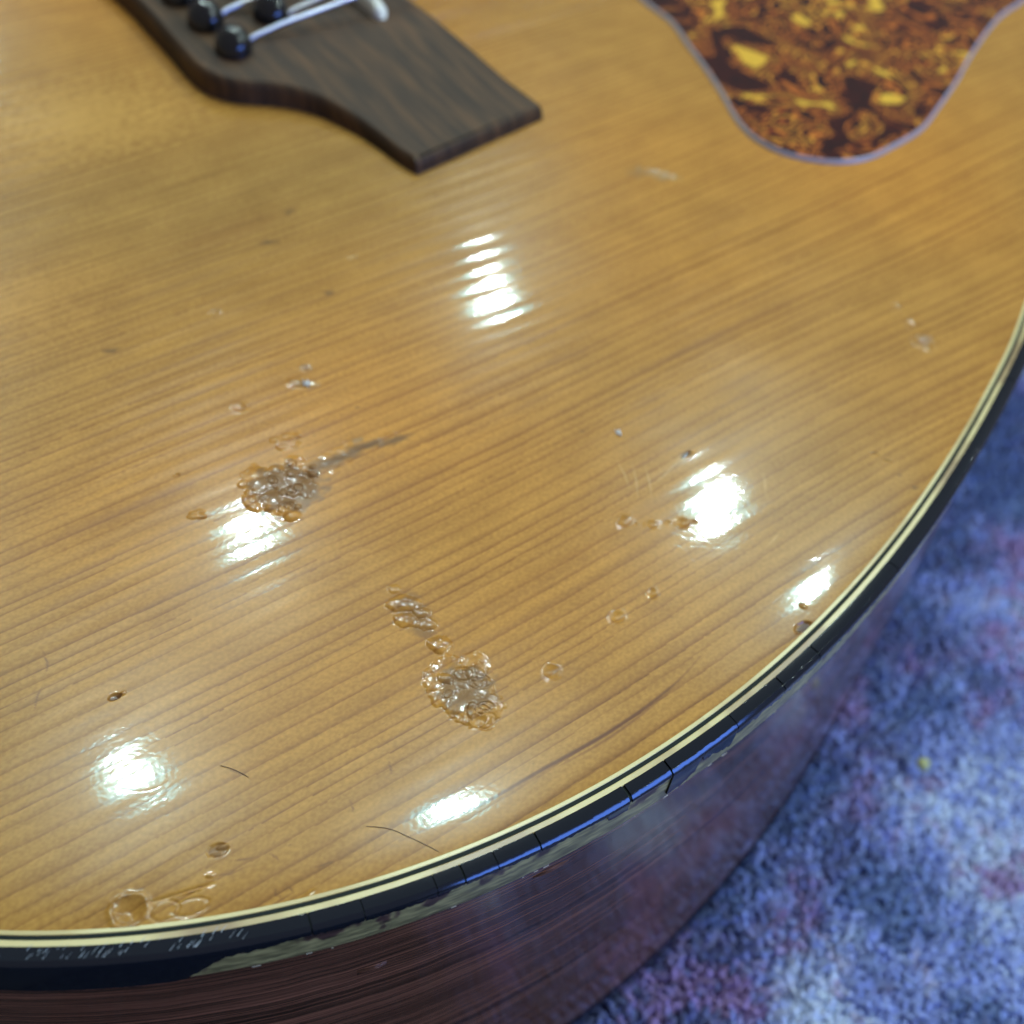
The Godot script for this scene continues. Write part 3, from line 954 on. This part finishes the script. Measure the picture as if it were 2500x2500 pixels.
func bridge() -> void:
	var back := [Vector2(131.2, -176.6), Vector2(130.1, -181.7), Vector2(129.5, -187.1), Vector2(128.6, -192.4), Vector2(127.2, -197.0), Vector2(125.4, -201.8), Vector2(122.4, -206.0), Vector2(118.8, -209.4), Vector2(114.4, -212.2), Vector2(111.2, -215.5), Vector2(109.3, -219.6), Vector2(108.8, -224.6), Vector2(109.2, -232.2), Vector2(109.6, -241.0), Vector2(110.0, -252.0)]
	var outline := PackedVector2Array()
	var half := catmull(back, 4)
	for p in half: outline.append(p)
	for k in range(half.size() - 2, -1, -1):
		outline.append(Vector2(half[k].x + (0.02 if k > 0 else 0.0), -504.0 - half[k].y))
	for k in 13:
		outline.append(Vector2(lerpf(164.6, 161.4, minf(k, 12 - k) / 6.0) + 0.3, lerpf(-323.4, -180.6, k / 12.0)))
	var root := Node3D.new()
	root.name = "bridge"
	guitar.add_child(root)
	var mb := MB.new()
	var n := outline.size()
	var outn := PackedVector2Array()
	for k in n:
		var d := outline[(k + 1) % n] - outline[(k - 1 + n) % n]
		var o := Vector2(d.y, -d.x).normalized()
		if Geometry2D.is_point_in_polygon(outline[k] + o * 0.3, outline): o = -o
		outn.append(o)
	var rows := [[0.35, -0.02, 0.8, 0.6], [0.1, 0.35, 1, 0.2], [0.0, 0.9, 1, 0], [0.0, -1.7, 1, 0.1], [-0.32, -0.85, 0.88, 0.47], [-0.75, -0.3, 0.66, 0.75], [-1.4, 0.0, 0.1, 1]]
	for k in n + 1:
		var p := outline[k % n]
		var h := bridge_height(p.y)
		for j in rows.size():
			var r: Array = rows[j]
			var q: Vector2 = p + outn[k % n] * r[0]
			var y: float = r[1] if j < 3 else h + r[1]
			mb.vert(G(q.x, q.y, y), Vector3(outn[k % n].x * r[2], r[3], outn[k % n].y * r[2]).normalized(), Vector2(q.x * 0.018, q.y * 0.018 + y * 0.02))
	var rk := rows.size()
	for k in n:
		for j in rk - 1:
			var e := k * rk + j
			mb.quad(e, e + 1, e + rk + 1, e + rk)
	var inset := PackedVector2Array()
	for k in n: inset.append(outline[k] - outn[k] * 1.4)
	# top: strips across between the back and the front edge
	var m := half.size() * 2 - 1
	var fronts := 12
	for k in m:
		var a := inset[k]
		var f := clampf((a.y - inset[m].y) / (inset[m + 12].y - inset[m].y), 0.0, 1.0) * 12.0
		var fi := mini(int(f), 11)
		var b := inset[m + 12] if k == 0 else inset[m] if k == m - 1 else inset[m + fi].lerp(inset[m + fi + 1], f - fi)
		for j in 7:
			var q := a.lerp(b, j / 6.0)
			mb.vert(G(q.x, q.y, bridge_height(q.y)), Vector3(0, 1, -0.05 * (1.0 if q.y < -252 else -1.0) * (1.0 if absf(q.y + 252.0) > 34.0 else 0.0)).normalized(), Vector2(q.x * 0.018, q.y * 0.018))
	var base := (n + 1) * rk
	for k in m - 1:
		for j in 6:
			var e := base + k * 7 + j
			mb.quad(e, e + 1, e + 8, e + 7)
	put("bridge_body", mb, M.bridge, root)
	# pins: two rows of six
	var pin := MB.new()
	lathe(pin, [[0.0036, -0.0004, 1, 0], [0.0038, 0.0007, 1, 0.2], [0.0037, 0.0016, 0.97, 0.25], [0.0034, 0.0026, 0.88, 0.48], [0.0029, 0.0036, 0.74, 0.67], [0.0022, 0.0044, 0.55, 0.83], [0.0012, 0.0050, 0.3, 0.95], [0.0, 0.0053, 0, 1]], 28)
	var pm := pin.mesh(M.pin)
	for row in 2:
		for k in 6:
			var o := MeshInstance3D.new()
			o.name = "bridge_pin"
			o.mesh = pm
			o.position = G(118.2 + 13.3 * row, -223.4 - 11.4 * k - (8.1 if row else 0.0), 4.9)
			root.add_child(o, true)
	# strings
	for row in 2:
		for k in 6:
			var z := -224.9 - 11.4 * k - (5.6 if row else 0.0)
			var s := MB.new()
			var x0 := 122.4 + 12.6 * row
			var r: float = 0.00042 + 0.00009 * (k if row == 0 else k * 0.5)
			tube(s, [G(x0 - 1.2, z, 4.4), G(x0 + 1.5, z, 5.8), G(x0 + 8.0, z, 7.0), G(151.2, z, 9.0), G(153.2, z, 9.1), G(250.0, z + (k - 2.5) * 1.2, 9.8), G(480.0, z + (k - 2.5) * 4.0, 11.5)], r, 10)
			put("string", s, M.steel, guitar)
	# saddle: a bone strip with a rounded end
	var sd := MB.new()
	var prof := []
	for k in 9:
		var a := PI * k / 8.0
		prof.append(Vector2(cos(a) * 1.55, sin(a)))
	var zs := [-220.4, -220.7, -221.4, -222.4, -223.9, -225.4, -252.0, -279.0, -282.0, -283.5, -284.0]
	var hs := [0.2, 1.2, 2.2, 2.9, 3.4, 3.6, 3.9, 3.6, 2.8, 1.4, 0.2]
	for k in zs.size():
		for q in prof:
			var wv := 1.0 if k > 1 and k < 9 else 0.6
			sd.vert(G(152.2 + q.x * wv, zs[k], 4.6 + hs[k] * (0.55 + 0.45 * q.y)), Vector3(q.x, q.y * 1.3, (0.9 if k < 3 else -0.9 if k > 7 else 0.0)).normalized())
		sd.vert(G(152.2 - 1.6, zs[k], 4.2), Vector3(-1, 0, 0))
	var pk := prof.size() + 1
	for k in zs.size() - 1:
		for j in pk - 1:
			var e := k * pk + j
			sd.quad(e, e + 1, e + pk + 1, e + pk)
	put("saddle", sd, M.bone, root)

func pickguard() -> void:
	var pts := [Vector2(216.0, -209.0), Vector2(215.4, -197.8), Vector2(212.1, -188.2), Vector2(209.0, -179.1), Vector2(205.3, -169.7), Vector2(201.6, -161.6), Vector2(199.9, -154.6), Vector2(201.0, -148.1), Vector2(204.5, -142.9), Vector2(210.2, -138.6), Vector2(217.2, -136.6), Vector2(225.5, -137.0), Vector2(236.1, -138.5), Vector2(246.2, -142.4), Vector2(259.4, -148.1), Vector2(270.5, -153.6), Vector2(283.9, -159.5), Vector2(294.2, -163.2), Vector2(305.6, -165.6), Vector2(330.0, -172.0), Vector2(352.0, -186.0), Vector2(362.0, -208.0), Vector2(352.0, -232.0), Vector2(344.0, -222.0), Vector2(326.0, -209.0), Vector2(303.0, -204.0), Vector2(282.0, -208.0), Vector2(264.0, -220.0), Vector2(250.0, -240.0), Vector2(234.0, -236.0), Vector2(220.0, -222.0)]
	var sm := catmull(pts, 5, true)
	var n := sm.size()
	var nr := PackedVector2Array()
	for k in n:
		var d := sm[(k + 2) % n] - sm[(k - 2 + n) % n]
		var o := Vector2(d.y, -d.x).normalized()
		if Geometry2D.is_point_in_polygon(sm[k] + o * 0.2, sm): o = -o
		nr.append(o)
	var root := Node3D.new()
	root.name = "pickguard"
	guitar.add_child(root)
	var edge := MB.new()
	var rows := [[0.0, 0.0, 1, 0.1], [-0.05, 0.30, 0.9, 0.4], [-0.35, 0.62, 0.7, 0.7], [-0.62, 0.8, 0.45, 0.9]]
	for k in n + 1:
		var p := sm[k % n]
		for r in rows:
			var q: Vector2 = p + nr[k % n] * r[0]
			edge.vert(G(q.x, q.y, r[1]), Vector3(nr[k % n].x * r[2], r[3], nr[k % n].y * r[2]).normalized())
	for k in n:
		for j in 3:
			var e := k * 4 + j
			edge.quad(e, e + 1, e + 5, e + 4)
	put("bevelled_edge", edge, mat(lin(0.34, 0.31, 0.36), 0.3), root)
	var plate := MB.new()
	var poly := PackedVector2Array()
	for k in n:
		poly.append(sm[k] - nr[k] * 0.62)
	for p in poly:
		plate.vert(G(p.x, p.y, 0.8), Vector3(0, 1, 0), Vector2((p.x - 190.0) / 180.0, (p.y + 270.0) / 140.0))
	var ids := Geometry2D.triangulate_polygon(poly)
	for k in range(0, ids.size(), 3):
		plate.tri(ids[k], ids[k + 1], ids[k + 2])
	put("tortoiseshell_plate", plate, tortoise(), root)

func tortoise() -> StandardMaterial3D:
	# flowing ribbons: contour bands of a noise that is looked up through two warps
	var w := 900
	var h := 700
	var f1 := field(noise(81, 0.0085, 2), w, h)
	var f2 := field(noise(82, 0.0085, 2), w, h)
	var f3 := field(noise(83, 0.011, 2), w, h)
	var f4 := field(noise(84, 0.0075, 2), w, h)
	var f5 := field(noise(85, 0.022, 3), w, h)
	var data := PackedByteArray()
	data.resize(w * h * 3)
	var ink := Color(0.12, 0.06, 0.08)
	var red := Color(0.45, 0.12, 0.08)
	var amber := Color(0.68, 0.38, 0.15)
	var gold := Color(0.82, 0.64, 0.22)
	var o := 0
	for y in h:
		for x in w:
			var ux := clampi(x + int((f1[o] - 128) * 0.75), 0, w - 1)
			var uy := clampi(y + int((f2[o] - 128) * 0.75), 0, h - 1)
			var q := uy * w + ux
			var v := (f3[q] - 128) / 128.0
			var big := (f4[q] - 128) / 128.0
			var wob := (f5[o] - 128) / 128.0
			var band := 0.5 + 0.5 * sin(v * 30.0 + wob * 1.1 + big * 3.0)
			var g := smoothstep(0.50, 0.74, band)
			var blot := smoothstep(0.46, 0.54, big + 0.3 * wob)
			var hole := smoothstep(0.26, 0.40, -big + 0.35 * wob)
			var col := ink.lerp(red, clampf(smoothstep(0.12, 0.5, band) * (0.75 + 0.6 * wob), 0, 1) * (1.0 - 0.6 * hole))
			col = col.lerp(amber, g * (1.0 - hole))
			col = col.lerp(gold, clampf(maxf(smoothstep(0.82, 1.0, band) * smoothstep(-0.25, 0.35, big + wob) * (1.0 - hole), blot), 0, 1))
			data[o * 3] = int(col.r * 255)
			data[o * 3 + 1] = int(col.g * 255)
			data[o * 3 + 2] = int(col.b * 255)
			o += 1
	var m := mat(Color.WHITE, 0.08)
	m.albedo_texture = ImageTexture.create_from_image(Image.create_from_data(w, h, false, Image.FORMAT_RGB8, data))
	return m

# ---------------------------------------------------------------- rug
func rug_color(x: float, z: float, a: FastNoiseLite, b: FastNoiseLite, c: FastNoiseLite) -> Color:
	var p := a.get_noise_2d(x, z)
	var q := b.get_noise_2d(x, z)
	var f := c.get_noise_2d(x, z)
	var col := Color(0.27, 0.34, 0.66)
	col = col.lerp(Color(0.54, 0.64, 0.84), smoothstep(-0.05, 0.32, p + 0.35 * f))
	col = col.lerp(Color(0.31, 0.21, 0.43), smoothstep(-0.08, 0.28, q + 0.4 * f) * 0.9)
	col = col.lerp(Color(0.10, 0.16, 0.34), smoothstep(0.06, 0.34, -p - 0.25 * q + 0.3 * f) * 0.8)
	return col.lerp(Color(0.035, 0.04, 0.035), smoothstep(84.0, 50.0, x - 700.0 + 22.0 * p + 10.0 * f) if z > 400.0 else 0.0)

func rug() -> void:
	var a := noise(91, 0.014, 4)
	var b := noise(92, 0.019, 4)
	var c := noise(93, 0.16, 2)
	var root := Node3D.new()
	root.name = "rug"
	add_child(root)
	tag(root, "blue and purple mottled low pile rug lying under the guitar", "rug")
	var w := 1024
	var img := Image.create(w, w, false, Image.FORMAT_RGB8)
	for y in w:
		for x in w:
			img.set_pixel(x, y, rug_color(x * 2.34375 - 1000.0 + 700.0, y * 2.1484 - 1300.0 + 700.0, a, b, c).linear_to_srgb())
	var m := mat(Color.WHITE, 0.95, 0.2)
	m.texture_repeat = false
	m.albedo_texture = ImageTexture.create_from_image(img)
	var mb := MB.new()
	var n := 24
	for j in n + 1:
		for k in n + 1:
			mb.vert(Vector3(lerpf(-1.0, 1.4, float(k) / n), 0.0, lerpf(-1.3, 0.9, float(j) / n)), Vector3.UP, Vector2(float(k) / n, float(j) / n))
	for j in n:
		for k in n:
			var e := j * (n + 1) + k
			mb.quad(e, e + 1, e + n + 2, e + n + 1)
	put("rug_backing", mb, m, root)
	# pile: bent tufts of yarn
	var tuft := MB.new()
	var sides := 5
	for k in 4:
		var f := k / 3.0
		var r: float = [0.0009, 0.00095, 0.0007, 0.0][k]
		for s in sides:
			var q := TAU * s / sides
			tuft.vert(Vector3(cos(q) * r + 0.0012 * f * f, 0.0034 * f, sin(q) * r), Vector3(cos(q), 0.35 + f, sin(q)).normalized())
	for k in 3:
		for s in sides:
			var e := k * sides
			tuft.quad(e + s, e + (s + 1) % sides, e + sides + (s + 1) % sides, e + sides + s)
	var tm := mat(Color.WHITE, 0.9, 0.25)
	tm.vertex_color_use_as_albedo = true
	var mm := MultiMesh.new()
	mm.transform_format = MultiMesh.TRANSFORM_3D
	mm.use_colors = true
	mm.mesh = tuft.mesh(tm)
	var put_at := []
	rng.seed = 94
	var z := -0.24
	while z < 0.12:
		var x := -0.02
		while x < 0.46:
			var p := Vector3(x + rng.randf_range(-0.0006, 0.0006), 0.0, z + rng.randf_range(-0.0006, 0.0006))
			var d := p - Vector3(CX * 0.001, 0, CZ * 0.001)
			if d.length() * 1000.0 > rim(rad_to_deg(atan2(d.x, d.z))) - 25.0: put_at.append(p)
			x += 0.00125
		z += 0.00125
	mm.instance_count = put_at.size()
	for k in put_at.size():
		var p: Vector3 = put_at[k]
		var s := rng.randf_range(0.75, 1.15)
		var bs := Basis(Vector3.UP, rng.randf_range(0, TAU)).rotated(Vector3(rng.randf_range(-1, 1), 0, rng.randf_range(-1, 1)).normalized(), rng.randf_range(0, 0.55)).scaled(Vector3(s, s, s))
		mm.set_instance_transform(k, Transform3D(bs, p))
		var col := rug_color(p.x * 1000.0 + 700.0, p.z * 1000.0 + 700.0, a, b, c) * rng.randf_range(0.9, 1.1)
		col.a = 1.0
		mm.set_instance_color(k, col)
	var pile := MultiMeshInstance3D.new()
	pile.name = "pile"
	pile.multimesh = mm
	pile.set_meta("kind", "stuff")
	root.add_child(pile)

func small_things() -> void:
	# a crumb on the rug
	var cr := MB.new()
	var lum := noise(95, 0.6, 2)
	var n := 12
	for j in n + 1:
		for k in n + 1:
			var a := TAU * k / n
			var b := PI * j / n
			var d := Vector3(sin(b) * cos(a), cos(b), sin(b) * sin(a))
			cr.vert(d * (0.0014 + 0.0005 * lum.get_noise_3d(d.x * 2, d.y * 2, d.z * 2)) * Vector3(1.1, 0.8, 1.0), d)
	for j in n:
		for k in n:
			var e := j * (n + 1) + k
			cr.quad(e, e + 1, e + n + 2, e + n + 1)
	var crumb := put("crumb", cr, mat(lin(0.45, 0.48, 0.22), 0.7), self)
	crumb.position = Vector3(0.1838, 0.0058, -0.0514)
	tag(crumb, "tiny pale yellow green crumb lying on the blue rug", "crumb")
	# hairs on the soundboard
	var hairs := [
		[[48.1, -66.0, 50.2, -64.2, 51.7, -61.8, 52.9, -59.6, 53.6, -58.2], "long thin brown hair curving down to the binding below the middle reflection"],
		[[37.4, -83.3, 38.3, -82.2, 39.0, -81.0, 39.5, -79.9], "short dark hair lying right of the squarish reflection at the lower left"]]
	var hm := mat(lin(0.09, 0.05, 0.03), 0.4)
	for h in hairs:
		var l: Array = h[0]
		var pts := []
		for k in range(0, l.size(), 2):
			pts.append(Vector2(l[k], l[k + 1]))
		var path := []
		for p in catmull(pts, 6):
			path.append(W(p.x, p.y, 0.07))
		var mb := MB.new()
		tube(mb, path, 0.000035, 6)
		var o := put("hair", mb, hm, self)
		tag(o, h[1], "hair", "hairs on the soundboard")
	for s in [[120.1, -102.5, 0.00038, "white speck of lint in the middle of the right half of the soundboard"], [83.0, -137.5, 0.00045, "pale lint in the dent above the big blister cluster"]]:
		var mb := MB.new()
		rng.seed = 96
		for k in 5:
			var c := W(s[0], s[1], 0.12)
			var pts := []
			for j in 6:
				pts.append(c + Vector3(rng.randfn(0, 1), absf(rng.randfn(0, 0.3)), rng.randfn(0, 1)) * s[2])
			tube(mb, pts, 0.00006, 5)
		var o := put("lint", mb, mat(lin(0.7, 0.7, 0.72), 0.6), self)
		tag(o, s[3], "lint")
